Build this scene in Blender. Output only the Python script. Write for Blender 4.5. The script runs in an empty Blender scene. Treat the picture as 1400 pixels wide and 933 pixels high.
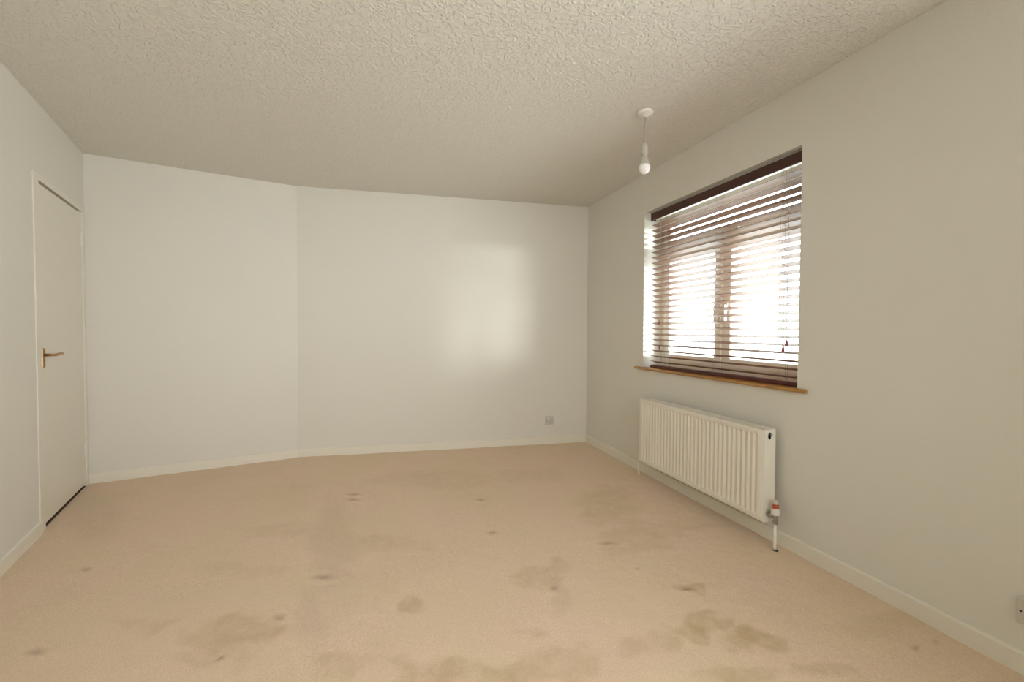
import bpy, bmesh, math, random
from mathutils import Vector, Matrix
import numpy as np
random.seed(7)
C = bpy.context.scene.collection

# ------------------------------------------------------------------ camera
H_CAM = 1.133
YAW, PITCH, ROLL, F_PX = 0.31032, 0.024485, -0.005164, 580.53
cam_d = bpy.data.cameras.new('camera')
cam = bpy.data.objects.new('camera', cam_d)
C.objects.link(cam)
cy, sy, cp, sp, cr, sr = math.cos(YAW), math.sin(YAW), math.cos(PITCH), math.sin(PITCH), math.cos(ROLL), math.sin(ROLL)
R0 = Vector((cy, -sy, 0)); F0 = Vector((sy, cy, 0)); Z0 = Vector((0, 0, 1))
fw = F0 * cp - Z0 * sp
u0 = F0 * sp + Z0 * cp
rt = R0 * cr - u0 * sr
up = R0 * sr + u0 * cr
M = Matrix((rt, up, -fw)).transposed().to_4x4()
M.translation = (0, 0, H_CAM)
cam.matrix_world = M
cam_d.sensor_width = 36.0
cam_d.lens = F_PX / 1400 * 36
cam_d.clip_start = 0.02
bpy.context.scene.camera = cam

# ------------------------------------------------------------------ world (hazy white sky, paler towards the horizon)
SKY_TOP, SKY_HORIZON, SKY_GROUND = 3.1, 4.5, 3.3
world = bpy.data.worlds.new('hazy_sky'); bpy.context.scene.world = world
world.use_nodes = True
wn, wl = world.node_tree.nodes, world.node_tree.links
wn.clear()
wo = wn.new('ShaderNodeOutputWorld'); wb = wn.new('ShaderNodeBackground')
tc = wn.new('ShaderNodeTexCoord'); sx = wn.new('ShaderNodeSeparateXYZ'); mr = wn.new('ShaderNodeMapRange'); rp = wn.new('ShaderNodeValToRGB')
mr.inputs['From Min'].default_value = -1; mr.inputs['From Max'].default_value = 1
wl.new(tc.outputs['Generated'], sx.inputs[0]); wl.new(sx.outputs['Z'], mr.inputs['Value']); wl.new(mr.outputs[0], rp.inputs[0])
e = rp.color_ramp.elements
K = 1 / SKY_HORIZON
e[0].position = 0.0; e[0].color = (SKY_GROUND * K * .98, SKY_GROUND * K, SKY_GROUND * K * .98, 1)
e[1].position = 1.0; e[1].color = (SKY_TOP * K * .86, SKY_TOP * K * .93, SKY_TOP * K, 1)
a = e.new(0.47); a.color = (SKY_GROUND * K * .98, SKY_GROUND * K, SKY_GROUND * K, 1)
a = e.new(0.51); a.color = (.97, .985, 1, 1)
a = e.new(0.62); a.color = (.62, .65, .68, 1)
wl.new(rp.outputs[0], wb.inputs[0]); wb.inputs[1].default_value = SKY_HORIZON
wl.new(wb.outputs[0], wo.inputs[0])

# ------------------------------------------------------------------ sun (low, veiled by haze)
sd = bpy.data.lights.new('sun', 'SUN'); sd.energy = 1.45; sd.angle = math.radians(13); sd.color = (1, .98, .93)
sun = bpy.data.objects.new('sun', sd); C.objects.link(sun)
SUN_DIR = Vector((-.54, .84, -.085)).normalized()     # the way the light travels
sun.rotation_euler = SUN_DIR.to_track_quat('-Z', 'Y').to_euler()
sun.location = (6, -3, 3)

# ------------------------------------------------------------------ fill lamps standing in for daylight, set in two added windows out of view
ad = bpy.data.lights.new('fill_light_behind', 'AREA'); ad.shape = 'RECTANGLE'; ad.size = 1.12; ad.size_y = 1.12; ad.energy = 7.0; ad.color = (.97, .99, 1)
al = bpy.data.objects.new('fill_light_behind', ad); C.objects.link(al)
al.location = (2.13, -.05, 1.4625); al.rotation_euler = (math.radians(112), 0, math.radians(90))
rd = bpy.data.lights.new('fill_light_rear', 'AREA'); rd.shape = 'RECTANGLE'; rd.size = 1.45; rd.size_y = 1.15; rd.energy = 10.0; rd.color = (.97, .99, 1); rd.spread = math.radians(105)  # fill lamp in the added rear window
rl = bpy.data.objects.new('fill_light_rear', rd); C.objects.link(rl)
rl.location = (.55, -.96, 1.4625); rl.rotation_euler = (math.radians(83), 0, math.radians(16))
# portal that guides sky sampling through window 1
pd = bpy.data.lights.new('window_portal', 'AREA'); pd.shape = 'RECTANGLE'; pd.size = 1.30; pd.size_y = 1.22; pd.cycles.is_portal = True
pl = bpy.data.objects.new('window_portal', pd); C.objects.link(pl)
pl.location = (2.30, 2.276, 1.4625); pl.rotation_euler = (math.radians(90), 0, math.radians(90))

vs = bpy.context.scene.view_settings
vs.view_transform = 'Standard'; vs.look = 'None'; vs.gamma = 1.0; vs.use_curve_mapping = False
vs.exposure = 1.84
cyc = bpy.context.scene.cycles
cyc.max_bounces = 14; cyc.diffuse_bounces = 9; cyc.glossy_bounces = 4; cyc.transparent_max_bounces = 16; cyc.transmission_bounces = 6
cyc.sample_clamp_indirect = 12; cyc.caustics_reflective = False; cyc.caustics_refractive = False

# ------------------------------------------------------------------ materials
def mat(name, col, rough=.5, spec=.5, metal=0.0, bump=None, coat=0, var=None):
    """bump = (scale, strength, distance, detail); var = (scale, amount) gentle colour mottling"""
    m = bpy.data.materials.new(name); m.use_nodes = True
    n, l = m.node_tree.nodes, m.node_tree.links
    b = n['Principled BSDF']
    b.inputs['Base Color'].default_value = (*col, 1); b.inputs['Roughness'].default_value = rough
    b.inputs['Specular IOR Level'].default_value = spec; b.inputs['Metallic'].default_value = metal
    b.inputs['Coat Weight'].default_value = coat
    t = n.new('ShaderNodeTexCoord')
    if var:
        q = n.new('ShaderNodeTexNoise'); q.inputs['Scale'].default_value = var[0]; q.inputs['Detail'].default_value = 4
        l.new(t.outputs['Object'], q.inputs['Vector'])
        r = n.new('ShaderNodeMix'); r.data_type = 'RGBA'
        r.inputs['A'].default_value = (*[c * (1 - var[1]) for c in col], 1); r.inputs['B'].default_value = (*[min(1, c * (1 + var[1])) for c in col], 1)
        l.new(q.outputs['Fac'], r.inputs['Factor']); l.new(r.outputs['Result'], b.inputs['Base Color'])
    if bump:
        q = n.new('ShaderNodeTexNoise'); q.inputs['Scale'].default_value = bump[0]; q.inputs['Detail'].default_value = bump[3] if len(bump) > 3 else 3
        l.new(t.outputs['Object'], q.inputs['Vector'])
        bp = n.new('ShaderNodeBump'); bp.inputs['Strength'].default_value = bump[1]; bp.inputs['Distance'].default_value = bump[2]
        l.new(q.outputs['Fac'], bp.inputs['Height']); l.new(bp.outputs[0], b.inputs['Normal'])
    return m

WALLC = (.70, .685, .63)
m_wall = mat('wall_paint', WALLC, .62, .35, bump=(95, .25, .0022, 4), var=(1.3, .018))
m_gloss = mat('white_gloss_paint', (.76, .73, .65), .32, .5, bump=(14, .15, .002))
m_door = mat('door_paint', (.73, .70, .625), .35, .5, bump=(9, .12, .002))
m_upvc = mat('white_window_frame', (.80, .78, .72), .35, .5)
m_plastic = mat('white_plastic', (.74, .72, .67), .35, .5)
m_socket = mat('socket_plastic', (.56, .53, .49), .4, .5)
m_dark = mat('dark_hole', (.015, .013, .012), .7, .2)
m_rad = mat('radiator_enamel', (.78, .75, .67), .28, .5)
m_chrome = mat('dull_chrome', (.42, .40, .37), .32, .5, 1.0)
m_brass = mat('aged_brass', (.42, .27, .12), .38, .5, 1.0)
m_brass_l = mat('brass_lever', (.50, .30, .17), .3, .5, 1.0)
m_red = mat('red_cap', (.42, .09, .05), .4)
m_cord = mat('tan_cord', (.42, .34, .28), .8, .2)
m_tassel = mat('red_brown_tassel', (.25, .07, .06), .4)
m_gap = mat('painted_gap_shade', (.10, .075, .05), .8, .1)  # shade of the door gaps put into a dark colour
m_valance = mat('mahogany_valance', (.055, .016, .008), .4, .5)
m_pipe = mat('painted_pipe', (.78, .75, .68), .35)
m_bulb = mat('bulb_diffuser', (.86, .85, .85), .25, .5)
m_body = mat('bulb_body', (.50, .48, .42), .4, .5)
m_flex = mat('white_flex', (.42, .36, .32), .5)

def wood(name, c1, c2, scale, rough, axis='Y', transl=0, knots=False):
    m = bpy.data.materials.new(name); m.use_nodes = True
    n, l = m.node_tree.nodes, m.node_tree.links
    b = n['Principled BSDF']; b.inputs['Roughness'].default_value = rough
    t = n.new('ShaderNodeTexCoord'); mp = n.new('ShaderNodeMapping')
    s = [scale * 12] * 3; s['XYZ'.index(axis)] = scale
    mp.inputs['Scale'].default_value = s
    q = n.new('ShaderNodeTexNoise'); q.inputs['Scale'].default_value = 1; q.inputs['Detail'].default_value = 5; q.inputs['Distortion'].default_value = .6
    l.new(t.outputs['Object'], mp.inputs[0]); l.new(mp.outputs[0], q.inputs['Vector'])
    r = n.new('ShaderNodeValToRGB'); r.color_ramp.elements[0].position = .35; r.color_ramp.elements[1].position = .68
    r.color_ramp.elements[0].color = (*c1, 1); r.color_ramp.elements[1].color = (*c2, 1)
    l.new(q.outputs['Fac'], r.inputs[0])
    out = r.outputs[0]
    if knots:
        v = n.new('ShaderNodeTexVoronoi'); v.inputs['Scale'].default_value = 1
        mk = n.new('ShaderNodeMapping'); mk.inputs['Scale'].default_value = (20, 5.2, 14); mk.inputs['Location'].default_value = (0, .37, 0)
        l.new(t.outputs['Object'], mk.inputs[0]); l.new(mk.outputs[0], v.inputs['Vector'])
        rk = n.new('ShaderNodeMapRange'); rk.inputs['From Min'].default_value = .08; rk.inputs['From Max'].default_value = .2
        l.new(v.outputs['Distance'], rk.inputs['Value'])
        mx = n.new('ShaderNodeMix'); mx.data_type = 'RGBA'; mx.inputs['A'].default_value = (.16, .05, .015, 1)
        l.new(rk.outputs[0], mx.inputs['Factor']); l.new(out, mx.inputs['B']); out = mx.outputs['Result']
    l.new(out, b.inputs['Base Color'])
    if transl:
        tr = n.new('ShaderNodeBsdfTranslucent'); l.new(out, tr.inputs[0])
        ms = n.new('ShaderNodeMixShader'); ms.inputs[0].default_value = transl
        l.new(b.outputs[0], ms.inputs[1]); l.new(tr.outputs[0], ms.inputs[2]); l.new(ms.outputs[0], n['Material Output'].inputs[0])
    return m
m_slat = wood('slat_wood', (.23, .14, .098), (.30, .195, .145), 2.0, .5)
m_sill = wood('pine_sill', (.36, .17, .045), (.52, .29, .09), 3.0, .28, knots=True)
m_rail = wood('mahogany_rail', (.085, .014, .010), (.13, .026, .016), 2.0, .35)

def glass():
    m = bpy.data.materials.new('window_glass'); m.use_nodes = True
    n, l = m.node_tree.nodes, m.node_tree.links; n.clear()
    o = n.new('ShaderNodeOutputMaterial'); t = n.new('ShaderNodeBsdfTransparent'); g = n.new('ShaderNodeBsdfGlossy')
    g.inputs['Roughness'].default_value = .02; t.inputs[0].default_value = (.94, .97, .96, 1)
    lw = n.new('ShaderNodeLayerWeight'); lw.inputs[0].default_value = .5
    pw = n.new('ShaderNodeMath'); pw.operation = 'POWER'; pw.inputs[1].default_value = 4.5; l.new(lw.outputs['Facing'], pw.inputs[0])
    fr = n.new('ShaderNodeMath'); fr.operation = 'MULTIPLY_ADD'; fr.inputs[1].default_value = .85; fr.inputs[2].default_value = .04; l.new(pw.outputs[0], fr.inputs[0])
    x = n.new('ShaderNodeMixShader'); l.new(fr.outputs[0], x.inputs[0]); l.new(t.outputs[0], x.inputs[1]); l.new(g.outputs[0], x.inputs[2]); l.new(x.outputs[0], o.inputs[0])
    return m
m_glass = glass()

def ceiling_mat():
    m = mat('textured_ceiling_paint', (.68, .66, .60), .42, .5)
    n, l = m.node_tree.nodes, m.node_tree.links; b = n['Principled BSDF']; t = n['Texture Coordinate']
    q = n.new('ShaderNodeTexNoise'); q.inputs['Scale'].default_value = 42; q.inputs['Detail'].default_value = 1.5; q.inputs['Distortion'].default_value = 1.1; q.inputs['Roughness'].default_value = .45
    l.new(t.outputs['Object'], q.inputs['Vector'])
    r = n.new('ShaderNodeMapRange'); r.interpolation_type = 'SMOOTHSTEP'; r.inputs['From Min'].default_value = .44; r.inputs['From Max'].default_value = .60
    l.new(q.outputs['Fac'], r.inputs['Value'])
    q2 = n.new('ShaderNodeTexNoise'); q2.inputs['Scale'].default_value = 9; q2.inputs['Detail'].default_value = 2
    l.new(t.outputs['Object'], q2.inputs['Vector'])
    ad_ = n.new('ShaderNodeMath'); ad_.operation = 'MULTIPLY_ADD'; ad_.inputs[1].default_value = .35
    l.new(q2.outputs['Fac'], ad_.inputs[0]); l.new(r.outputs[0], ad_.inputs[2])
    bp = n.new('ShaderNodeBump'); bp.inputs['Strength'].default_value = .8; bp.inputs['Distance'].default_value = .003
    l.new(ad_.outputs[0], bp.inputs['Height']); l.new(bp.outputs[0], b.inputs['Normal'])
    return m
m_ceil = ceiling_mat()

def carpet_mat():
    m = bpy.data.materials.new('beige_carpet'); m.use_nodes = True
    n, l = m.node_tree.nodes, m.node_tree.links; b = n['Principled BSDF']
    b.inputs['Roughness'].default_value = .95; b.inputs['Specular IOR Level'].default_value = .12
    b.inputs['Sheen Weight'].default_value = .15; b.inputs['Sheen Roughness'].default_value = .6
    t = n.new('ShaderNodeTexCoord')
    def noise(s, d, rgh=.5):
        q = n.new('ShaderNodeTexNoise'); q.inputs['Scale'].default_value = s; q.inputs['Detail'].default_value = d; q.inputs['Roughness'].default_value = rgh
        l.new(t.outputs['Object'], q.inputs['Vector']); return q.outputs['Fac']
    def rng(v, a, c):
        r = n.new('ShaderNodeMapRange'); r.inputs['From Min'].default_value = a; r.inputs['From Max'].default_value = c; l.new(v, r.inputs['Value']); return r.outputs[0]
    def mix(f, A, B):
        x = n.new('ShaderNodeMix'); x.data_type = 'RGBA'; l.new(f, x.inputs['Factor'])
        for k, v in (('A', A), ('B', B)):
            if isinstance(v, tuple): x.inputs[k].default_value = (*v, 1)
            else: l.new(v, x.inputs[k])
        return x.outputs['Result']
    base = mix(rng(noise(2.2, 3), .38, .62), (.77, .625, .44), (.82, .625, .485))
    base = mix(rng(noise(210, 3, .75), .32, .66), (.61, .465, .32), base)
    at = n.new('ShaderNodeVertexColor'); at.layer_name = 'wear'
    sp_ = n.new('ShaderNodeSeparateColor'); l.new(at.outputs[0], sp_.inputs[0])
    brk = rng(noise(11, 5, .6), .25, .6)
    mu = n.new('ShaderNodeMath'); mu.operation = 'MULTIPLY'; l.new(sp_.outputs[0], mu.inputs[0]); l.new(brk, mu.inputs[1])
    base = mix(mu.outputs[0], base, (.46, .33, .17))
    base = mix(sp_.outputs[1], base, (.42, .34, .25))
    base = mix(sp_.outputs[2], base, (.26, .16, .10))
    l.new(base, b.inputs['Base Color'])
    bp = n.new('ShaderNodeBump'); bp.inputs['Strength'].default_value = .5; bp.inputs['Distance'].default_value = .004
    l.new(noise(420, 2, .8), bp.inputs['Height'])
    bp2 = n.new('ShaderNodeBump'); bp2.inputs['Strength'].default_value = .35; bp2.inputs['Distance'].default_value = .012
    l.new(noise(14, 4), bp2.inputs['Height']); l.new(bp.outputs[0], bp2.inputs['Normal']); l.new(bp2.outputs[0], b.inputs['Normal'])
    return m
m_carpet = carpet_mat()

# ------------------------------------------------------------------ mesh helpers
def add_box(bm, x0, x1, y0, y1, z0, z1, bev=0, seg=2):
    t = bmesh.new()
    bmesh.ops.create_cube(t, size=1)
    for v in t.verts:
        v.co = Vector(((x0 + x1) / 2 + v.co.x * (x1 - x0), (y0 + y1) / 2 + v.co.y * (y1 - y0), (z0 + z1) / 2 + v.co.z * (z1 - z0)))
    if bev: bmesh.ops.bevel(t, geom=t.edges[:], offset=bev, segments=seg, affect='EDGES', profile=.6)
    me = bpy.data.meshes.new('t'); t.to_mesh(me); t.free(); bm.from_mesh(me); bpy.data.meshes.remove(me)
def box(*a, **k):
    bm = bmesh.new(); add_box(bm, *a, **k); return bm
def add_tube(bm, pts, r, seg=10):
    pts = [Vector(p) for p in pts]; rs = r if isinstance(r, (list, tuple)) else [r] * len(pts)
    prev = None; ring0 = None
    for i, p in enumerate(pts):
        d = (pts[min(i + 1, len(pts) - 1)] - pts[max(i - 1, 0)]).normalized()
        if prev is None:
            a = d.orthogonal().normalized()
        else:
            a = (prev - d * prev.dot(d)).normalized()
        prev = a; b = d.cross(a)
        ring = [bm.verts.new(p + (a * math.cos(2 * math.pi * k / seg) + b * math.sin(2 * math.pi * k / seg)) * rs[i]) for k in range(seg)]
        if i == 0: bm.faces.new(ring[::-1])
        else:
            for k in range(seg): bm.faces.new((ring0[k], ring0[(k + 1) % seg], ring[(k + 1) % seg], ring[k]))
        ring0 = ring
    bm.faces.new(ring0)
def tube(*a, **k):
    bm = bmesh.new(); add_tube(bm, *a, **k); return bm
def lathe(prof, seg=24, org=(0, 0, 0), axis='Z'):
    """prof: (radius, height) list"""
    bm = bmesh.new(); rings = []
    o = Vector(org)
    def place(x, y, z):
        return o + (Vector((x, y, z)) if axis == 'Z' else Vector((x, -z, y)) if axis == 'Y' else Vector((z, x, y)))
    for r, z in prof:
        if r < 1e-6: rings.append([bm.verts.new(place(0, 0, z))])
        else: rings.append([bm.verts.new(place(r * math.cos(2 * math.pi * k / seg), r * math.sin(2 * math.pi * k / seg), z)) for k in range(seg)])
    for a, b in zip(rings, rings[1:]):
        for k in range(seg):
            k2 = (k + 1) % seg
            if len(a) == 1: bm.faces.new((a[0], b[k], b[k2]))
            elif len(b) == 1: bm.faces.new((a[k], a[k2], b[0]))
            else: bm.faces.new((a[k], a[k2], b[k2], b[k]))
    if len(rings[0]) > 1: bm.faces.new(rings[0][::-1])
    if len(rings[-1]) > 1: bm.faces.new(rings[-1])
    bmesh.ops.recalc_face_normals(bm, faces=bm.faces[:])
    return bm
def obj(name, bm, m, parent=None, smooth=False, **props):
    me = bpy.data.meshes.new(name)
    bmesh.ops.recalc_face_normals(bm, faces=bm.faces[:])
    bm.to_mesh(me); bm.free()
    me.materials.append(m)
    if smooth:
        for p in me.polygons: p.use_smooth = True
    o = bpy.data.objects.new(name, me); C.objects.link(o)
    if parent: o.parent = parent
    for k, v in props.items(): o[k] = v
    return o
def empty(name, loc=(0, 0, 0), rz=0, **props):
    o = bpy.data.objects.new(name, None); C.objects.link(o); o.location = loc; o.rotation_euler = (0, 0, rz); o.empty_display_size = .1
    for k, v in props.items(): o[k] = v
    return o
def smooth_by_angle(o, deg=35):
    me = o.data
    bm = bmesh.new(); bm.from_mesh(me)
    for f in bm.faces: f.smooth = True
    for e_ in bm.edges:
        if len(e_.link_faces) == 2 and e_.calc_face_angle(0) > math.radians(deg): e_.smooth = False
    bm.to_mesh(me); bm.free()

# ------------------------------------------------------------------ room shell
H = 2.389
P1 = Vector((2.052, 3.892)); P2 = Vector((-.658, 4.150)); P3 = Vector((-1.998, 3.872))
dl = (Vector((-1.651, 2.555)) - P3).normalized()
YR = -.9
P4 = P3 + dl * ((YR - P3.y) / dl.y)
P5 = Vector((2.052, YR))
LOOP = [P5, P1, P2, P3, P4]
TH = {0: .30, 1: .15, 2: .15, 3: .12, 4: .25}
def inward(A, B):
    d = (B - A).normalized(); return Vector((-d.y, d.x))
def isect(A, da, B, db):
    det = da.x * (-db.y) + db.x * da.y
    r = B - A
    return A + da * ((r.x * (-db.y) + db.x * r.y) / det)
N = len(LOOP); OUT = []
for i in range(N):      # outer corner at point i: between wall i-1 and wall i
    A0, A1, B1 = LOOP[i - 1], LOOP[i], LOOP[(i + 1) % N]
    n0, n1 = inward(A0, A1), inward(A1, B1)
    OUT.append(isect(A1 - n0 * TH[(i - 1) % N], A1 - A0, A1 - n1 * TH[i], B1 - A1))
def quad(bm, *v): bm.faces.new([bm.verts.new(p) for p in v])
def wall(i, name, *hl):
    """mitred wall i with rectangular holes (s0, s1, z0, z1), all of one height, measured along the wall"""
    A, B, oA, oB = LOOP[i], LOOP[(i + 1) % N], OUT[i], OUT[(i + 1) % N]
    L = (B - A).length; d = (B - A) / L; n = inward(A, B)
    oa = (oA - A).dot(d); ob = (oB - A).dot(d)
    def pt(s, z, outer):
        if not outer: q = A + d * s
        else:
            so = oa if s <= 0 else ob if s >= L else s
            q = A + d * so - n * TH[i]
        return (q.x, q.y, z)
    bm = bmesh.new()
    xs = [0, L]; zs = [0, H]
    if hl: xs = sorted([0, L] + [q for h in hl for q in h[:2]]); zs = sorted({0, hl[0][2], hl[0][3], H})
    nx, nz = len(xs), len(zs)
    V = {(a_, b_, o_): bm.verts.new(pt(xs[a_], zs[b_], o_)) for a_ in range(nx) for b_ in range(nz) for o_ in (0, 1)}
    def hole(a_, b_): return any(xs[a_] >= h[0] - 1e-6 and xs[a_ + 1] <= h[1] + 1e-6 and zs[b_] >= h[2] - 1e-6 and zs[b_ + 1] <= h[3] + 1e-6 for h in hl)
    def solid(a_, b_): return 0 <= a_ < nx - 1 and 0 <= b_ < nz - 1 and not hole(a_, b_)
    for a_ in range(nx - 1):
        for b_ in range(nz - 1):
            if not solid(a_, b_): continue
            for o_ in (0, 1): bm.faces.new([V[(a_, b_, o_)], V[(a_ + 1, b_, o_)], V[(a_ + 1, b_ + 1, o_)], V[(a_, b_ + 1, o_)]])
            for (da, db, p, q) in ((-1, 0, (a_, b_), (a_, b_ + 1)), (1, 0, (a_ + 1, b_), (a_ + 1, b_ + 1)), (0, -1, (a_, b_), (a_ + 1, b_)), (0, 1, (a_, b_ + 1), (a_ + 1, b_ + 1))):
                if not solid(a_ + da, b_ + db):
                    bm.faces.new([V[(*p, 0)], V[(*q, 0)], V[(*q, 1)], V[(*p, 1)]])
    return obj(name, bm, m_wall, kind='structure')
WY0, WY1, WZ0, WZ1 = 1.617, 2.937, .835, 2.080       # opening of window 1
LEAF0, LEAF1 = .070, .835                              # door leaf along the left wall, from the corner
W2Y0, W2Y1 = -.65, .55
wall(0, 'wall_right', (W2Y0 - YR, W2Y1 - YR, WZ0, WZ1), (WY0 - YR, WY1 - YR, WZ0, WZ1))
wall(1, 'wall_back')
wall(2, 'wall_angled')
wall(3, 'wall_left', (.030, .905, 0, 1.990))
W3X0, W3X1 = -.20, 1.30
wall(4, 'wall_rear', (W3X0 - P4.x, W3X1 - P4.x, WZ0, WZ1))

# ceiling slab
bm = bmesh.new()
vb = [bm.verts.new((p.x, p.y, H)) for p in OUT]; vt = [bm.verts.new((p.x, p.y, H + .12)) for p in OUT]
bm.faces.new(vb); bm.faces.new(vt)
for k in range(N): bm.faces.new((vb[k], vb[(k + 1) % N], vt[(k + 1) % N], vt[k]))
obj('ceiling', bm, m_ceil, kind='structure')

# floor: carpet with dents and worn patches
BLOTCH = [(-0.478, 1.779, 0.181, -0.056, 0.025, -0.095, 0.5, 0), (-0.546, 1.7, 0.145, -0.046, 0.017, -0.054, 0.35, 0), (-0.223, 2.434, 0.142, -0.044, 0.061, -0.685, 0.35, 1), (-0.253, 1.851, 0.084, -0.026, 0.03, -0.223, 0.35, 1), (0.291, 1.37, 0.257, -0.081, -0.017, -0.079, 0.6, 0), (0.584, 1.311, 0.168, -0.053, -0.039, -0.089, 0.4, 0), (1.188, 1.299, 0.161, -0.05, -0.041, -0.046, 0.75, 0), (1.336, 1.173, 0.141, -0.044, -0.051, -0.045, 0.8, 0), (0.923, 1.294, 0.114, -0.036, -0.048, -0.068, 0.4, 0), (1.134, 1.074, 0.138, -0.043, -0.034, -0.033, 0.6, 0), (1.419, 0.994, 0.14, -0.044, -0.037, -0.026, 0.5, 0), (0.715, 1.82, 0.147, -0.046, -0.039, -0.1, 0.4, 0), (0.745, 1.639, 0.042, -0.013, -0.058, -0.13, 0.35, 1), (1.436, 2.426, 0.206, -0.063, -0.172, -0.294, 0.35, 0), (1.361, 1.987, 0.193, -0.06, -0.117, -0.173, 0.3, 0), (0.094, 2.319, 0.223, -0.069, -0.005, -0.113, 0.25, 0), (0.455, 3.226, 0.48, -0.146, -0.032, -0.225, 0.2, 0), (-0.849, 1.97, 0.161, -0.05, 0.021, -0.05, 0.25, 0), (-0.083, 1.52, 0.143, -0.045, 0.002, -0.041, 0.3, 0), (1.899, 1.111, 0.193, -0.06, -0.077, -0.046, 0.25, 0), (-1.656, 3.259, 0.214, -0.066, 0.271, -0.538, 0.3, 1), (1.123, 3.108, 0.33, -0.1, -0.057, -0.159, 0.2, 0), (1.682, 2.025, 0.204, -0.063, -0.063, -0.077, 0.2, 0), (1.306, 1.519, 0.087, -0.027, -0.026, -0.031, 0.6, 0), (0.099, 1.751, 0.057, -0.018, -0.002, -0.033, 0.55, 0), (0.543, 1.492, 0.058, -0.018, -0.008, -0.022, 0.4, 0), (-0.529, 2.66, 0.196, -0.061, 0.023, -0.118, 0.2, 0), (-0.605, 2.262, 0.196, -0.061, 0.026, -0.097, 0.15, 0)]
DENT = [(-1.306, 2.492, 0.023, -0.007, 0.012, -0.023), (-0.233, 2.096, 0.045, -0.014, 0.003, -0.025), (-0.366, 1.85, 0.025, -0.008, 0.005, -0.024), (-1.138, 1.903, 0.032, -0.01, 0.013, -0.022), (0.622, 2.286, 0.024, -0.007, -0.007, -0.025), (0.666, 2.75, 0.028, -0.009, -0.006, -0.024), (-0.147, 3.106, 0.043, -0.013, 0.001, -0.028), (-0.147, 3.012, 0.037, -0.011, 0.001, -0.026), (1.178, 1.984, 0.045, -0.014, -0.008, -0.014), (1.309, 1.523, 0.031, -0.01, -0.011, -0.013), (0.746, 1.704, 0.015, -0.005, -0.008, -0.02), (-0.511, 1.671, 0.012, -0.004, 0.002, -0.008), (1.953, 0.98, 0.01, -0.003, -0.014, -0.007), (1.846, 0.983, 0.013, -0.004, -0.017, -0.009), (1.191, 1.723, 0.01, -0.003, -0.007, -0.011)]
def carpet():
    x0, x1, y0, y1, st = -2.25, 2.40, -1.18, 4.35, .0125
    nx, ny = int((x1 - x0) / st) + 1, int((y1 - y0) / st) + 1
    X, Y = np.meshgrid(np.linspace(x0, x1, nx), np.linspace(y0, y1, ny))
    rng = np.random.default_rng(5)
    def vnoise(cell):
        gx, gy = int((x1 - x0) / cell) + 3, int((y1 - y0) / cell) + 3
        g = rng.random((gy, gx)); fx, fy = (X - x0) / cell, (Y - y0) / cell
        ix, iy = fx.astype(int), fy.astype(int); tx, ty = fx - ix, fy - iy
        tx, ty = tx * tx * (3 - 2 * tx), ty * ty * (3 - 2 * ty)
        return (g[iy, ix] * (1 - tx) + g[iy, ix + 1] * tx) * (1 - ty) + (g[iy + 1, ix] * (1 - tx) + g[iy + 1, ix + 1] * tx) * ty
    wx = .10 * (vnoise(.12) - .5) + .05 * (vnoise(.05) - .5); wy = .10 * (vnoise(.12) - .5) + .05 * (vnoise(.05) - .5)
    R = np.zeros_like(X); G = np.zeros_like(X); B = np.zeros_like(X); Z = np.zeros_like(X)
    for bx, by, ax, ay, cx, cy_, s, k in BLOTCH:
        det = ax * cy_ - cx * ay
        q = 1.0 if k == 0 else .6
        dx, dy = X - bx + wx * q, Y - by + wy * q
        u = (dx * cy_ - cx * dy) / det; v = (ax * dy - dx * ay) / det
        r = np.sqrt(u * u + v * v)
        m = np.clip((1.15 - r) / (.45 if k == 0 else .7), 0, 1); m = m * m * (3 - 2 * m)
        if k == 0: R = np.maximum(R, s * m)
        else: G = np.maximum(G, s * m * .6)
    fine = vnoise(.07); mid = vnoise(.25)
    R = R + .16 * np.clip(mid * .6 + fine * .4 - .52, 0, 1) * 2
    for bx, by, ax, ay, cx, cy_ in DENT:
        det = ax * cy_ - cx * ay; dx, dy = X - bx, Y - by
        u = (dx * cy_ - cx * dy) / det; v = (ax * dy - dx * ay) / det
        g = np.exp(-(u * u + v * v) * 1.6); B = np.maximum(B, .58 * g); Z -= .007 * g
        Z += .003 * np.exp(-((np.sqrt(u * u + v * v) - 1.9) ** 2) * 2)
    Z += .0022 * (vnoise(.09) - .5) + .004 * (vnoise(.35) - .5) - .001
    v = np.stack([X.ravel(), Y.ravel(), Z.ravel()], 1)
    i = np.arange(nx * ny).reshape(ny, nx)
    f = np.stack([i[:-1, :-1], i[:-1, 1:], i[1:, 1:], i[1:, :-1]], -1).reshape(-1, 4)
    me = bpy.data.meshes.new('floor')
    me.vertices.add(len(v)); me.vertices.foreach_set('co', v.ravel())
    me.loops.add(f.size); me.loops.foreach_set('vertex_index', f.ravel())
    me.polygons.add(len(f)); me.polygons.foreach_set('loop_start', np.arange(0, f.size, 4)); me.polygons.foreach_set('use_smooth', np.ones(len(f), bool))
    me.update()
    ca = me.color_attributes.new('wear', 'FLOAT_COLOR', 'POINT')
    col = np.stack([np.clip(R, 0, 1).ravel(), np.clip(G, 0, 1).ravel(), B.ravel(), np.ones(nx * ny)], 1)
    ca.data.foreach_set('color', col.ravel().astype(np.float32))
    me.materials.append(m_carpet)
    o = bpy.data.objects.new('floor', me); C.objects.link(o); o['kind'] = 'structure'
carpet()

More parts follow.
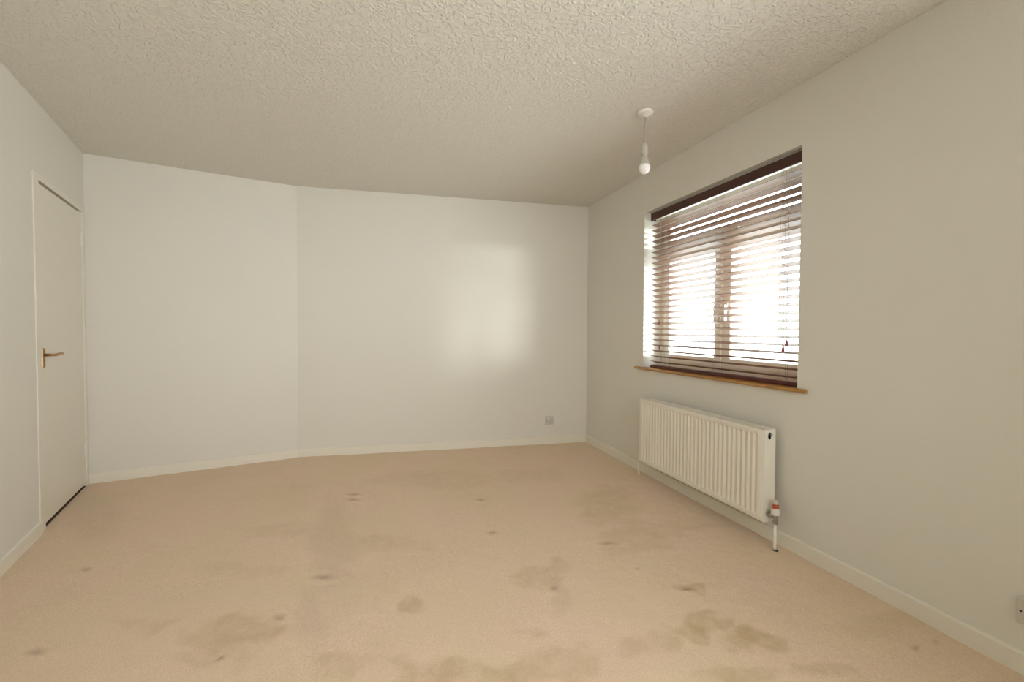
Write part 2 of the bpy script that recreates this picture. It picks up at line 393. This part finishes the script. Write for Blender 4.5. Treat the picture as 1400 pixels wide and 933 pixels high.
# baseboards: a board with a rounded front edge, mitred at the corners
BT, BH = .014, .072
def baseboard(name, i, s0=None, s1=None, mit0=True, mit1=True):
    A, B = LOOP[i], LOOP[(i + 1) % N]; L = (B - A).length; d = (B - A) / L; n = inward(A, B)
    s0 = 0 if s0 is None else s0; s1 = L if s1 is None else s1
    prev, nxt = LOOP[i - 1], LOOP[(i + 2) % N]
    def half(P, Q, R):      # tan of half the turning angle
        a_, b_ = (Q - P).normalized(), (R - Q).normalized(); return math.tan(math.acos(max(-1, min(1, a_.dot(b_)))) / 2)
    t0 = half(prev, A, B) if mit0 else 0; t1 = half(A, B, nxt) if mit1 else 0
    prof = [(0, -.006), (BT, -.006), (BT, BH - .006), (BT - .002, BH - .0015), (BT - .006, BH), (0, BH)]
    bm = bmesh.new(); rings = []
    nseg = max(2, int((s1 - s0) / .4))
    for k in range(nseg + 1):
        ring = []
        for (o_, z) in prof:
            s = s0 + (s1 - s0) * k / nseg
            if k == 0: s = s0 + o_ * t0
            if k == nseg: s = s1 - o_ * t1
            q = A + d * s + n * o_; ring.append(bm.verts.new((q.x, q.y, z)))
        if rings:
            for j in range(len(prof)): bm.faces.new((rings[-1][j], rings[-1][(j + 1) % len(prof)], ring[(j + 1) % len(prof)], ring[j]))
        else: bm.faces.new(ring)
        rings.append(ring)
    bm.faces.new(rings[-1])
    return obj(name, bm, m_gloss, kind='structure')
baseboard('baseboard_right', 0, mit0=False)
baseboard('baseboard_back', 1, s1=(P2 - P1).length - .003, mit1=False)
baseboard('baseboard_angled', 2, s0=.002, mit0=False, mit1=False)
baseboard('baseboard_left', 3, s0=.905, mit0=False, mit1=False)

# ------------------------------------------------------------------ door 1 (local x runs along the wall from the corner, local y into the room)
ang = math.atan2(dl.y, dl.x)
door = empty('door_1', (P3.x, P3.y, 0), ang, kind='structure')
def ring_frame(x0, x1, z0, z1, w, y0, y1, bev=.002, sides='LRTB', wl_=None):
    """a frame in the local x-z plane"""
    bm = bmesh.new()
    return bm
F_T = 1.990
bm = bmesh.new()       # door lining: an upside-down U
prof = [(.031, 0), (.031, F_T - .001), (.904, F_T - .001), (.904, 0), (LEAF1 + .003, 0), (LEAF1 + .003, 1.957), (LEAF0 - .003, 1.957), (LEAF0 - .003, 0)]
fr = [bm.verts.new((x, .006, z)) for x, z in prof]; bk = [bm.verts.new((x, -.118, z)) for x, z in prof]
idx = [(0, 1, 6, 7), (1, 2, 5, 6), (2, 3, 4, 5)]
for q in idx: bm.faces.new([fr[k] for k in q]); bm.faces.new([bk[k] for k in q])
for k in range(8): bm.faces.new((fr[k], fr[(k + 1) % 8], bk[(k + 1) % 8], bk[k]))
obj('door_frame', bm, m_door, door)
obj('gap_shade_strip', box(LEAF0 - .003, LEAF1 + .003, -.060, -.048, 1.935, 1.957), m_gap, door, label='dark strip painted as the shade in the gap above the door')  # dark colour stands in for the shade above the leaf
leaf = obj('door_leaf', box(LEAF0, LEAF1, -.044, -.002, .022, 1.944, bev=.0015), m_door, door)
obj('threshold_shade', box(LEAF0, LEAF1, -.118, -.004, -.004, .004), m_gap, door)  # strip under the leaf, its gap shade put into the colour
for z in (.27, 1.76):
    bm = lathe([(.0055, 0), (.0055, .095)], 12, (LEAF0 - .002, .002, z - .0475))
    add_box(bm, LEAF0, LEAF0 + .012, -.002, .001, z - .046, z + .046)
    for k in (-.025, .025): add_box(bm, LEAF0 + .003, LEAF0 + .008, .0005, .0022, z + k - .003, z + k + .003, bev=.0008, seg=1)
    obj('hinge', bm, m_plastic, door)
hd = empty('door_handle', (0, 0, 0)); hd.parent = door
hx, hz = .808, .968
obj('plate', box(hx - .019, hx + .019, -.003, .006, hz - .058, hz + .052, bev=.003), m_brass, hd)
bm = tube([(hx, .004, hz + .013), (hx, .030, hz + .013), (hx, .045, hz + .013), (hx - .006, .052, hz + .014), (hx - .022, .055, hz + .015), (hx - .045, .055, hz + .0165),
           (hx - .07, .055, hz + .017), (hx - .095, .055, hz + .015), (hx - .115, .053, hz + .012), (hx - .122, .052, hz + .0115)],
          [.009, .008, .008, .0085, .0075, .0082, .0095, .0085, .006, .003], 12)
obj('lever', bm, m_brass_l, hd, smooth=True)
for z in (hz - .045, hz + .040):
    obj('screw', lathe([(.0035, 0), (.0035, .0012), (.0, .0018)], 10, (hx, .006, z), 'Y'), m_brass, hd)
bm = lathe([(.004, 0), (.004, .0006), (0, .0006)], 12, (hx, .0062, hz - .022), 'Y'); obj('keyhole', bm, m_dark, hd)
# lathe axis 'Y' points to -y; flip the screws and keyhole out into the room
for o in hd.children:
    if o.name.startswith(('screw', 'keyhole')): 
        for v in o.data.vertices: v.co.y = .006 + abs(v.co.y - .006)

# hall side of the doorway, closed so that no daylight slips under the leaf
obj('hall_panel', box(.0, .94, -.16, -.125, -.02, 2.02), m_wall, door)

# ------------------------------------------------------------------ window 1
win = empty('window_1', (0, 0, 0), 0, kind='structure')
FX0, FX1 = 2.225, 2.285
def ring(name, y0, y1, z0, z1, w, x0, x1, parent, m, bev=.004):
    """rectangular frame in the y-z plane, mitred"""
    bm = bmesh.new()
    oz = [(y0, z0), (y1, z0), (y1, z1), (y0, z1)]; iz = [(y0 + w, z0 + w), (y1 - w, z0 + w), (y1 - w, z1 - w), (y0 + w, z1 - w)]
    b_ = bev
    im = [(y0 + w - b_, z0 + w - b_), (y1 - w + b_, z0 + w - b_), (y1 - w + b_, z1 - w + b_), (y0 + w - b_, z1 - w + b_)]
    L_ = [[(x1, *p) for p in oz], [(x0, *p) for p in oz], [(x0, *p) for p in im], [(x0 + b_ * 1.5, *p) for p in iz], [(x1, *p) for p in iz]]
    V = [[bm.verts.new(p) for p in r] for r in L_]
    for r in range(5):
        A_, B_ = V[r], V[(r + 1) % 5]
        for k in range(4): bm.faces.new((A_[k], A_[(k + 1) % 4], B_[(k + 1) % 4], B_[k]))
    return obj(name, bm, m, parent)
ring('window_frame', WY0, WY1, WZ0 + .012, WZ1, .062, FX0, FX1 + .012, win, m_upvc)
bm = box(FX0, FX1 + .01, 2.2585, 2.3135, WZ0 + .07, 1.745, bev=.003); obj('mullion', bm, m_upvc, win)
bm = box(FX0, FX1 + .01, WY0 + .055, WY1 - .055, 1.715, 1.772, bev=.003); obj('transom', bm, m_upvc, win)
for (a0, a1, b0, b1) in ((2.300, WY1 - .052, WZ0 + .062, 1.730), (WY0 + .052, 2.272, WZ0 + .062, 1.730), (WY0 + .052, WY1 - .052, 1.758, WZ1 - .050)):
    c = ring('casement', a0, a1, b0, b1, .058 if b1 < 1.8 else .062, FX0 - .012, FX1 - .012, win, m_upvc)
    g = obj('pane', box(2.248, 2.254, a0 + .05, a1 - .05, b0 + .05, b1 - .05), m_glass, c)
def catch(y, z, vertical):
    bm = box(FX0 - .024, FX0 - .011, y - .012, y + .012, z - .03, z + .03, bev=.003)
    if vertical: add_box(bm, FX0 - .044, FX0 - .020, y - .009, y + .009, z - .10, z + .012, bev=.004)
    else: add_box(bm, FX0 - .044, FX0 - .020, y - .10, y + .010, z - .009, z + .009, bev=.004)
    obj('catch', bm, m_plastic, win)
catch(2.24, 1.795, False); catch(2.325, 1.30, True); catch(2.245, 1.30, True)
bm = box(2.030, FX0 + .004, WY0, WY1, WZ0 - .010, WZ0 + .013)
# pine board with a rounded nose and ears beyond the opening
bm.free(); bm = bmesh.new()
SZ = .846; ST = .020
pts = [(FX0 + .002, SZ), (2.040, SZ), (2.031, SZ - .002), (2.026, SZ - .007), (2.025, SZ - .011), (2.027, SZ - .016), (2.033, SZ - ST), (2.052, SZ - ST)]
ya, yb = 1.560, 3.020
def sect(y, pl_): return [bm.verts.new((x, y, z)) for x, z in pl_]
nose = [p for p in pts[1:] if p[0] <= 2.052] ; nose = [(2.0515, SZ)] + nose
nose[-1] = (2.0515, SZ - ST)
cnt = 13; prevs = None
for k in range(cnt):
    y = ya + (yb - ya) * k / (cnt - 1)
    s = sect(y, nose)
    if prevs:
        for j in range(len(nose)): bm.faces.new((prevs[j], prevs[(j + 1) % len(nose)], s[(j + 1) % len(nose)], s[j]))
    else: bm.faces.new(s)
    prevs = s
bm.faces.new(prevs)
t_ = box(2.0514, FX0 + .002, WY0 + .0005, WY1 - .0005, WZ0 - .001, SZ); me_ = bpy.data.meshes.new('t'); t_.to_mesh(me_); t_.free(); bm.from_mesh(me_)
sill = obj('window_sill', bm, m_sill, win, label='varnished pine window board with a rounded nose'); smooth_by_angle(sill, 40)

# ------------------------------------------------------------------ venetian blind
BY0, BY1 = 1.640, 2.893
BX = 2.112
blind = empty('venetian_blind', (BX, (BY0 + BY1) / 2, SZ), 0, category='blind',
              label='brown wooden slatted venetian blind with dark mahogany valance, lowered inside the window opening')
def bobj(name, bm, m, **k):
    o = obj(name, bm, m, blind, **k); o.location = (-BX, -(BY0 + BY1) / 2, -SZ)
    return o
bm = box(2.080, 2.091, BY0 - .004, BY1 + .002, 2.008, 2.066, bev=.003)
add_box(bm, 2.0905, 2.125, BY1 - .008, BY1 + .002, 2.008, 2.066, bev=.002)
add_box(bm, 2.0905, 2.125, BY0 - .004, BY0 + .006, 2.008, 2.066, bev=.002)
bobj('valance', bm, m_valance, label='dark mahogany valance board')
bobj('head_rail', box(2.096, 2.146, BY0 + .008, BY1 - .010, 2.022, 2.078, bev=.002), m_plastic)
PITCHZ = .0430; Z1ST = .892; NS = 26; TILT = math.radians(16)
def slat_mesh():
    bm = bmesh.new()
    prof = []
    n_ = 6; w = .050
    for k in range(n_ + 1):
        t = -w / 2 + w * k / n_; prof.append((t, .0014 + .0016 * (1 - (2 * t / w) ** 2)))
    for k in range(n_, -1, -1):
        t = -w / 2 + w * k / n_; prof.append((t, -.0014 + .0016 * (1 - (2 * t / w) ** 2)))
    c_, s_ = math.cos(TILT), math.sin(TILT)
    L_ = BY1 - BY0 - .006
    rings = []
    for y in (-L_ / 2, L_ / 2):
        rings.append([bm.verts.new((c_ * a_ + s_ * b_, y, -s_ * a_ + c_ * b_)) for a_, b_ in prof])
    m_ = len(prof)
    for j in range(m_): bm.faces.new((rings[0][j], rings[0][(j + 1) % m_], rings[1][(j + 1) % m_], rings[1][j]))
    bm.faces.new(rings[0]); bm.faces.new(rings[1])
    return bm
s0 = obj('slat', slat_mesh(), m_slat, blind); smooth_by_angle(s0, 40)
for k in range(NS):
    o = s0 if k == 0 else s0.copy()
    if k: C.objects.link(o); o.parent = blind
    o.location = (random.uniform(-.0006, .0006), random.uniform(-.001, .001), Z1ST + PITCHZ * k - SZ + random.uniform(-.0006, .0006))
    o.rotation_euler = (random.uniform(-.0006, .0006), random.uniform(-.02, .02), 0)
bobj('bottom_rail', box(BX - .025, BX + .025, BY0 + .003, BY1 - .003, SZ + .0015, SZ + .021, bev=.003), m_rail, label='dark red-brown bottom rail')
TOPZ = 2.025; BOTZ = SZ + .020
for y in (1.750, 2.214, 2.716):                     # string ladders
    bm = bmesh.new()
    for dy in (-.006, .006):
        for x in (BX - .0275, BX + .0275):
            add_tube(bm, [(x, y + dy, BOTZ), (x, y + dy, TOPZ)], .0008, 5)
    for k in range(NS):
        z = Z1ST + PITCHZ * k - .004
        for dy, dz in ((-.006, .0), (.006, .0)):
            add_tube(bm, [(BX - .0275, y + dy, z + .026 * math.sin(TILT)), (BX + .0275, y - dy * .4, z - .026 * math.sin(TILT))], .0006, 4)
    bobj('ladder_cord', bm, m_cord)
def pull(y, x, z_t, two):
    bm = tube([(x + .012, y, 2.03), (x, y, 1.99), (x - .001, y + .001, 1.6), (x, y, z_t + .03)], .0009, 5)
    o = bobj('pull_cord', bm, m_cord)
    b2 = lathe([(0, .036), (.0035, .036), (.005, .030), (.0075, .010), (.009, .003), (.0075, 0), (0, 0)], 14, (x, y, z_t - .004))
    t2 = obj('tassel', b2, m_tassel, o, smooth=True, label='small red-brown wooden tassel')
pull(1.703, 2.079, 1.060, 1); pull(1.722, 2.078, 1.030, 1)
pull(2.770, 2.079, 1.190, 1); pull(2.762, 2.078, .995, 1)

# ------------------------------------------------------------------ radiator
RY0, RY1, RZ0, RZ1, RX0, RX1 = 1.700, 2.812, .128, .622, 1.936, 2.014
rad = empty('radiator', ((RX0 + RX1) / 2, (RY0 + RY1) / 2, 0), 0, category='radiator',
            label='white ribbed panel radiator on the wall under the window')
def robj(name, bm, m, parent=None, **k):
    o = obj(name, bm, m, parent or rad, **k)
    if parent is None: o.location = (-(RX0 + RX1) / 2, -(RY0 + RY1) / 2, 0)
    return o
def panel(x_face, name, y0, y1, z0, z1, flip=1):
    per = .0333; nch = int((y1 - y0 - .05) / per); m0 = (y1 - y0 - nch * per) / 2
    ys = [y0, y0 + .002, y0 + .005]; sub = 8
    for k in range(nch):
        for j in range(sub): ys.append(y0 + m0 + per * (k + j / sub))
    ys += [y1 - m0, y1 - .005, y1 - .002, y1]
    zs = [z0, z0 + .002, z0 + .006, z0 + .030, z0 + .033, z0 + .037, z0 + .040, z0 + .052, (z0 * 2 + z1) / 3, (z0 + z1 * 2) / 3, z1 - .050, z1 - .038, z1 - .035, z1 - .031, z1 - .028, z1 - .008, z1 - .003, z1]
    def depth(y, z):
        e_ = min(y - y0, y1 - y, z - z0, z1 - z)
        d_ = .006 * max(0, 1 - e_ / .005) ** 2
        u = (y - y0 - m0) / per
        if 0 <= u <= nch:
            f_ = u - int(u) if u < nch else 0
            g_ = .5 - .5 * math.cos(2 * math.pi * f_); g_ = min(1, max(0, (g_ - .15) / .55)); g_ = g_ * g_ * (3 - 2 * g_)
            zb = min(1, max(0, (z - z0 - .030) / .010)); zt = min(1, max(0, (z1 - .028 - z) / .010))
            d_ += .0070 * g_ * min(zb, zt)
        return d_
    bm = bmesh.new()
    V = [[bm.verts.new((x_face + flip * depth(y, z), y, z)) for z in zs] for y in ys]
    for a_ in range(len(ys) - 1):
        for b_ in range(len(zs) - 1): bm.faces.new((V[a_][b_], V[a_ + 1][b_], V[a_ + 1][b_ + 1], V[a_][b_ + 1]))
    per_ = [V[0][b_] for b_ in range(len(zs))] + [V[a_][-1] for a_ in range(1, len(ys))] + [V[-1][b_] for b_ in range(len(zs) - 2, -1, -1)] + [V[a_][0] for a_ in range(len(ys) - 2, 0, -1)]
    bkv = [bm.verts.new((x_face + flip * .014, v.co.y, v.co.z)) for v in per_]
    for k in range(len(per_)): bm.faces.new((per_[k], per_[(k + 1) % len(per_)], bkv[(k + 1) % len(per_)], bkv[k]))
    bm.faces.new(bkv)
    return robj(name, bm, m_rad, smooth=True)
o = panel(RX0, 'front_panel', RY0 + .001, RY1 - .001, RZ0, RZ1 - .004); smooth_by_angle(o, 60)
o = panel(RX1, 'back_panel', RY0 + .012, RY1 - .012, RZ0 + .004, RZ1 - .010, -1); smooth_by_angle(o, 60)
def fins():
    bm = bmesh.new(); nf = 34; y0, y1 = RY0 + .05, RY1 - .05; xa, xb = RX0 + .016, RX1 - .016; vs_ = []
    for k in range(nf * 2):
        y = y0 + (y1 - y0) * (k + .5) / (nf * 2); xs_ = (xa, xb) if k % 2 == 0 else (xb, xa)
        for x in xs_: vs_.append((x, y))
    lo = [bm.verts.new((x, y, RZ0 + .03)) for x, y in vs_]; hi = [bm.verts.new((x, y, RZ1 - .03)) for x, y in vs_]
    for k in range(len(vs_) - 1): bm.faces.new((lo[k], lo[k + 1], hi[k + 1], hi[k]))
    return bm
robj('convector_fins', fins(), m_rad)
# top grille: one pierced sheet
bm = bmesh.new()
xs = [RX0 + .003, RX0 + .018, RX0 + .030, RX0 + .037, RX0 + .041, RX0 + .048, RX0 + .060, RX1 - .003]
ys = []; y = RY0 + .004; ys.append(y); y = RY0 + .03
while y < RY1 - .035: ys += [y, y + .013]; y += .017
ys.append(RY1 - .004)
V = [[bm.verts.new((x, yy, RZ1 - .0005)) for x in xs] for yy in ys]
for a_ in range(len(ys) - 1):
    for b_ in range(len(xs) - 1):
        if a_ % 2 == 1 and b_ in (1, 2, 4, 5) and a_ < len(ys) - 2: continue
        bm.faces.new((V[a_][b_], V[a_ + 1][b_], V[a_ + 1][b_ + 1], V[a_][b_ + 1]))
for v in [v for v in bm.verts if not v.link_faces]: bm.verts.remove(v)
g = robj('top_grille', bm, m_rad)
sm = g.modifiers.new('thickness', 'SOLIDIFY'); sm.thickness = .0022; sm.offset = 0
# side panels, the near one with an oval hole for the air vent
def side(y, yin):
    bm = bmesh.new(); cx_, cz_, rx_, rz_ = 1.972, .585, .0115, .019; n_ = 32
    x0, x1, z0, z1 = RX0 + .002, RX1 - .002, RZ0 + .001, RZ1 - .002
    front = []; back = []
    for yy, lst in ((y, front), (yin, back)):
        inn, out_ = [], []
        for k in range(n_):
            t = 2 * math.pi * k / n_; c_, s_ = math.cos(t), math.sin(t)
            inn.append(bm.verts.new((cx_ + rx_ * c_, yy, cz_ + rz_ * s_)))
            kx = ((x1 - cx_) / c_ if c_ > 1e-9 else (x0 - cx_) / c_ if c_ < -1e-9 else 1e9); kz = ((z1 - cz_) / s_ if s_ > 1e-9 else (z0 - cz_) / s_ if s_ < -1e-9 else 1e9)
            kk = min(kx, kz); out_.append(bm.verts.new((cx_ + kk * c_, yy, cz_ + kk * s_)))
        lst += [inn, out_]
    # snap nearest perimeter points to the rectangle's corners
    for lst in (front, back):
        for X_, Z_ in ((x0, z0), (x1, z0), (x1, z1), (x0, z1)):
            v = min(lst[1], key=lambda q: (math.atan2(q.co.z - cz_, q.co.x - cx_) - math.atan2(Z_ - cz_, X_ - cx_)) ** 2); v.co.x = X_; v.co.z = Z_
    for k in range(n_):
        k2 = (k + 1) % n_
        for lst in (front, back): bm.faces.new((lst[0][k], lst[1][k], lst[1][k2], lst[0][k2]))
        bm.faces.new((front[0][k], front[0][k2], back[0][k2], back[0][k])); bm.faces.new((front[1][k], front[1][k2], back[1][k2], back[1][k]))
    return robj('side_panel', bm, m_rad)
side(RY0 - .0005, RY0 + .0015); side(RY1 + .0005, RY1 - .0015)
robj('vent_hole_shade', box(1.950, 1.994, RY0 + .016, RY0 + .020, .560, .610), m_dark)  # dark sheet behind the oval hole, standing in for the shade inside
bm = lathe([(.0065, -.012), (.0065, .012), (.0045, .013), (.0045, .016), (0, .016)], 14, (1.974, RY0 + .004, .592), 'Y')
robj('air_vent', bm, m_chrome, smooth=False)
# valve and pipes
vx, vy = 1.966, 1.653
bm = tube([(vx, vy + .004, .176), (vx, RY0 - .010, .176)], .0085, 12)
b_ = lathe([(.0085, 0), (.0135, .001), (.0135, .013), (.0085, .014)], 6, (vx, vy + .034, .176), 'Y'); mt = bpy.data.meshes.new('t'); b_.to_mesh(mt); b_.free(); bm.from_mesh(mt)
b_ = lathe([(.009, 0), (.0125, .001), (.0125, .010), (.009, .011)], 6, (vx, vy + .021, .176), 'Y'); mt = bpy.data.meshes.new('t'); b_.to_mesh(mt); b_.free(); bm.from_mesh(mt)
add_tube(bm, [(vx, RY0 - .012, .176), (vx, RY0 + .002, .176)], .0145, 14)
robj('valve_tail', bm, m_chrome, label='tarnished metal union joining valve to radiator')
bm = lathe([(.0085, .138), (.0135, .140), (.0135, .156), (.011, .158), (.0115, .190), (.014, .192), (.014, .199), (.010, .200)], 12, (vx, vy, 0))
vb_ = robj('valve_body', bm, m_chrome)
obj('valve_collar', lathe([(.0105, .187), (.019, .188), (.0198, .193), (.0198, .216), (.0185, .220), (.012, .221)], 28, (vx, vy, 0)), m_plastic, vb_, smooth=False, label='white plastic collar')
obj('valve_cap', lathe([(.0145, .219), (.0155, .221), (.0150, .2445), (.0, .2455)], 24, (vx, vy, 0)), m_red, vb_, label='red ring under the valve cap')
obj('valve_knob', lathe([(.0140, .2440), (.0145, .246), (.0135, .262), (.011, .2645), (0, .2645)], 24, (vx, vy, 0)), m_body, vb_, label='translucent grey cap top')
robj('feed_pipe', tube([(vx, vy, -.012), (vx, vy, .03), (vx, vy, .142)], .0078, 16), m_pipe, smooth=True)
robj('feed_pipe', tube([(vx + .012, 2.860, -.012), (vx + .002, 2.858, .03), (vx, 2.856, .152), (vx, 2.853, .170), (vx, 2.845, .178), (vx, RY1 - .004, .178)], .0078, 16), m_pipe, smooth=True)
robj('pipe_hole', lathe([(.013, -.004), (.013, .0025), (.008, .0035)], 18, (vx + .001, vy - .004, 0)), m_dark, label='dark hole in the carpet around the pipe')
# wall brackets
for y in (RY0 + .16, RY1 - .16):
    bm = box(RX1 - .002, 2.0515, y - .015, y + .015, RZ0 + .10, RZ1 - .08, bev=.001); robj('wall_bracket', bm, m_rad)

# ------------------------------------------------------------------ pendant lamp
px, py = 1.470, 2.112
lamp = empty('pendant_lamp', (px, py, H), 0, category='lamp', label='bare bulb hanging on a short flex from a round white ceiling rose')
def lobj(name, bm, m, **k):
    o = obj(name, bm, m, lamp, **k); o.location = (-px, -py, -H); return o
o = lobj('ceiling_rose', lathe([(.044, H + .0), (.046, H - .003), (.044, H - .014), (.040, H - .018), (.020, H - .023), (.010, H - .030), (0, H - .031)][::-1], 36, (px, py, 0)), m_plastic); smooth_by_angle(o, 40)
lobj('flex', tube([(px, py, H - .028), (px + .003, py - .001, 2.335), (px + .001, py, 2.30), (px - .004, py, 2.26), (px - .006, py, 2.235), (px - .004, py, 2.218), (px - .001, py, 2.205)], .0038, 10), m_flex, smooth=True)
bm = lathe([(0, 2.214), (.007, 2.214), (.013, 2.206), (.0165, 2.198), (.0165, 2.182), (.0175, 2.181), (.0175, 2.178), (.0160, 2.177), (.0165, 2.155), (.0195, 2.153), (.0195, 2.146), (.0135, 2.145), (.0135, 2.138)], 24, (px, py, 0))
o = lobj('lamp_holder', bm, m_body); smooth_by_angle(o, 30)
bulb = lobj('bulb_body', lathe([(.0128, 2.146), (.0135, 2.138), (.018, 2.125), (.0245, 2.105), (.0290, 2.086)], 28, (px, py, 0)), m_body, label='grey-white plastic lower body of the bulb'); smooth_by_angle(bulb, 40)
dome = [(.0295, 2.0865), (.0315, 2.079), (.0322, 2.070)]
for k in range(1, 9):
    t = math.pi / 2 * k / 8; dome.append((.0322 * math.cos(t), 2.070 - .034 * math.sin(t)))
o = lobj('bulb_dome', lathe(dome, 28, (px, py, 0)), m_bulb, smooth=True, label='bright white frosted dome')

# ------------------------------------------------------------------ sockets (local x along the wall, y into the room, z up)
def socket(loc, rz, label, w=.086, double=False):
    s = empty('wall_socket', loc, rz, category='socket', label=label)
    W_ = .146 if double else .086
    pl_ = obj('faceplate', box(-W_ / 2, W_ / 2, .0, .009, -.043, .043, bev=.0025), m_socket, s)
    cx = [-.037, .037] if double else [0]
    for c_ in cx:
        sw = box(c_ - .020 if not double else c_ - .008, c_ - .010 if not double else c_ + .008, .008, .012, .008, .028, bev=.001) if double else box(.010, .021, .008, .0125, .006, .026, bev=.001)
        obj('rocker_switch', sw, m_plastic, s)
        for (dx, dz, a_, b_) in ((0, .016, .0022, .0042), (-.011, -.006, .0035, .002), (.011, -.006, .0035, .002)):
            ox = c_ - (.010 if not double else 0)
            obj('pin_hole', box(ox + dx - a_, ox + dx + a_, .0088, .0094, -.010 + dz - b_, -.010 + dz + b_), m_dark, s)
    for sx_ in (-1, 1):
        b = lathe([(.0032, .0), (.0032, .0008), (0, .001)], 10, (sx_ * (W_ / 2 - .0125), .009, 0), 'Y')
        for v in b.verts: v.co.y = .009 + abs(v.co.y - .009)
        obj('screw', b, m_dark, s)
    return s
d1 = (P2 - P1).normalized()
q = P1 + d1 * .396
socket((q.x, q.y, .234), math.atan2(d1.y, d1.x), 'small grey-white single socket low on the far wall near its corner')
socket((2.052, .746, .208), math.pi / 2, 'grey-white socket low on the window wall, well to the near side of the radiator', double=True)

# ------------------------------------------------------------------ window 2 behind the camera, unseen and added to house a fill lamp
w2 = empty('added_window_2', (0, 0, 0), 0, kind='structure')
ring('window_frame', W2Y0, W2Y1, WZ0, WZ1, .062, FX0, FX1, w2, m_upvc)
obj('pane', box(2.250, 2.256, W2Y0 + .05, W2Y1 - .05, WZ0 + .05, WZ1 - .05), m_glass, w2)
m_shade = mat('white_shade_fabric', (.8, .78, .74), .9, .1)
n_, l_ = m_shade.node_tree.nodes, m_shade.node_tree.links
tr_ = n_.new('ShaderNodeBsdfTranslucent'); tr_.inputs[0].default_value = (.8, .78, .74, 1)
ms_ = n_.new('ShaderNodeMixShader'); ms_.inputs[0].default_value = .3
l_.new(n_['Principled BSDF'].outputs[0], ms_.inputs[1]); l_.new(tr_.outputs[0], ms_.inputs[2]); l_.new(ms_.outputs[0], n_['Material Output'].inputs[0])
obj('added_roller_shade', box(2.185, 2.1865, W2Y0 + .001, W2Y1 - .001, WZ0 + .002, WZ1 - .001), m_shade, w2)  # unseen shade, added to keep direct sun out of the room
# window 3 in the rear wall, likewise unseen and added for fill light
w3 = empty('added_window_3', (.55, YR - .19, 0), math.radians(-90), kind='structure')
o = ring('window_frame', -.75, .75, WZ0, WZ1, .062, 0, .05, w3, m_upvc)
obj('pane', box(.02, .026, -.70, .70, WZ0 + .05, WZ1 - .05), m_glass, w3)
obj('added_roller_shade', box(-.06, -.0585, -.749, .749, WZ0 + .002, WZ1 - .001), m_shade, w3)  # added sun screen, as in window 2
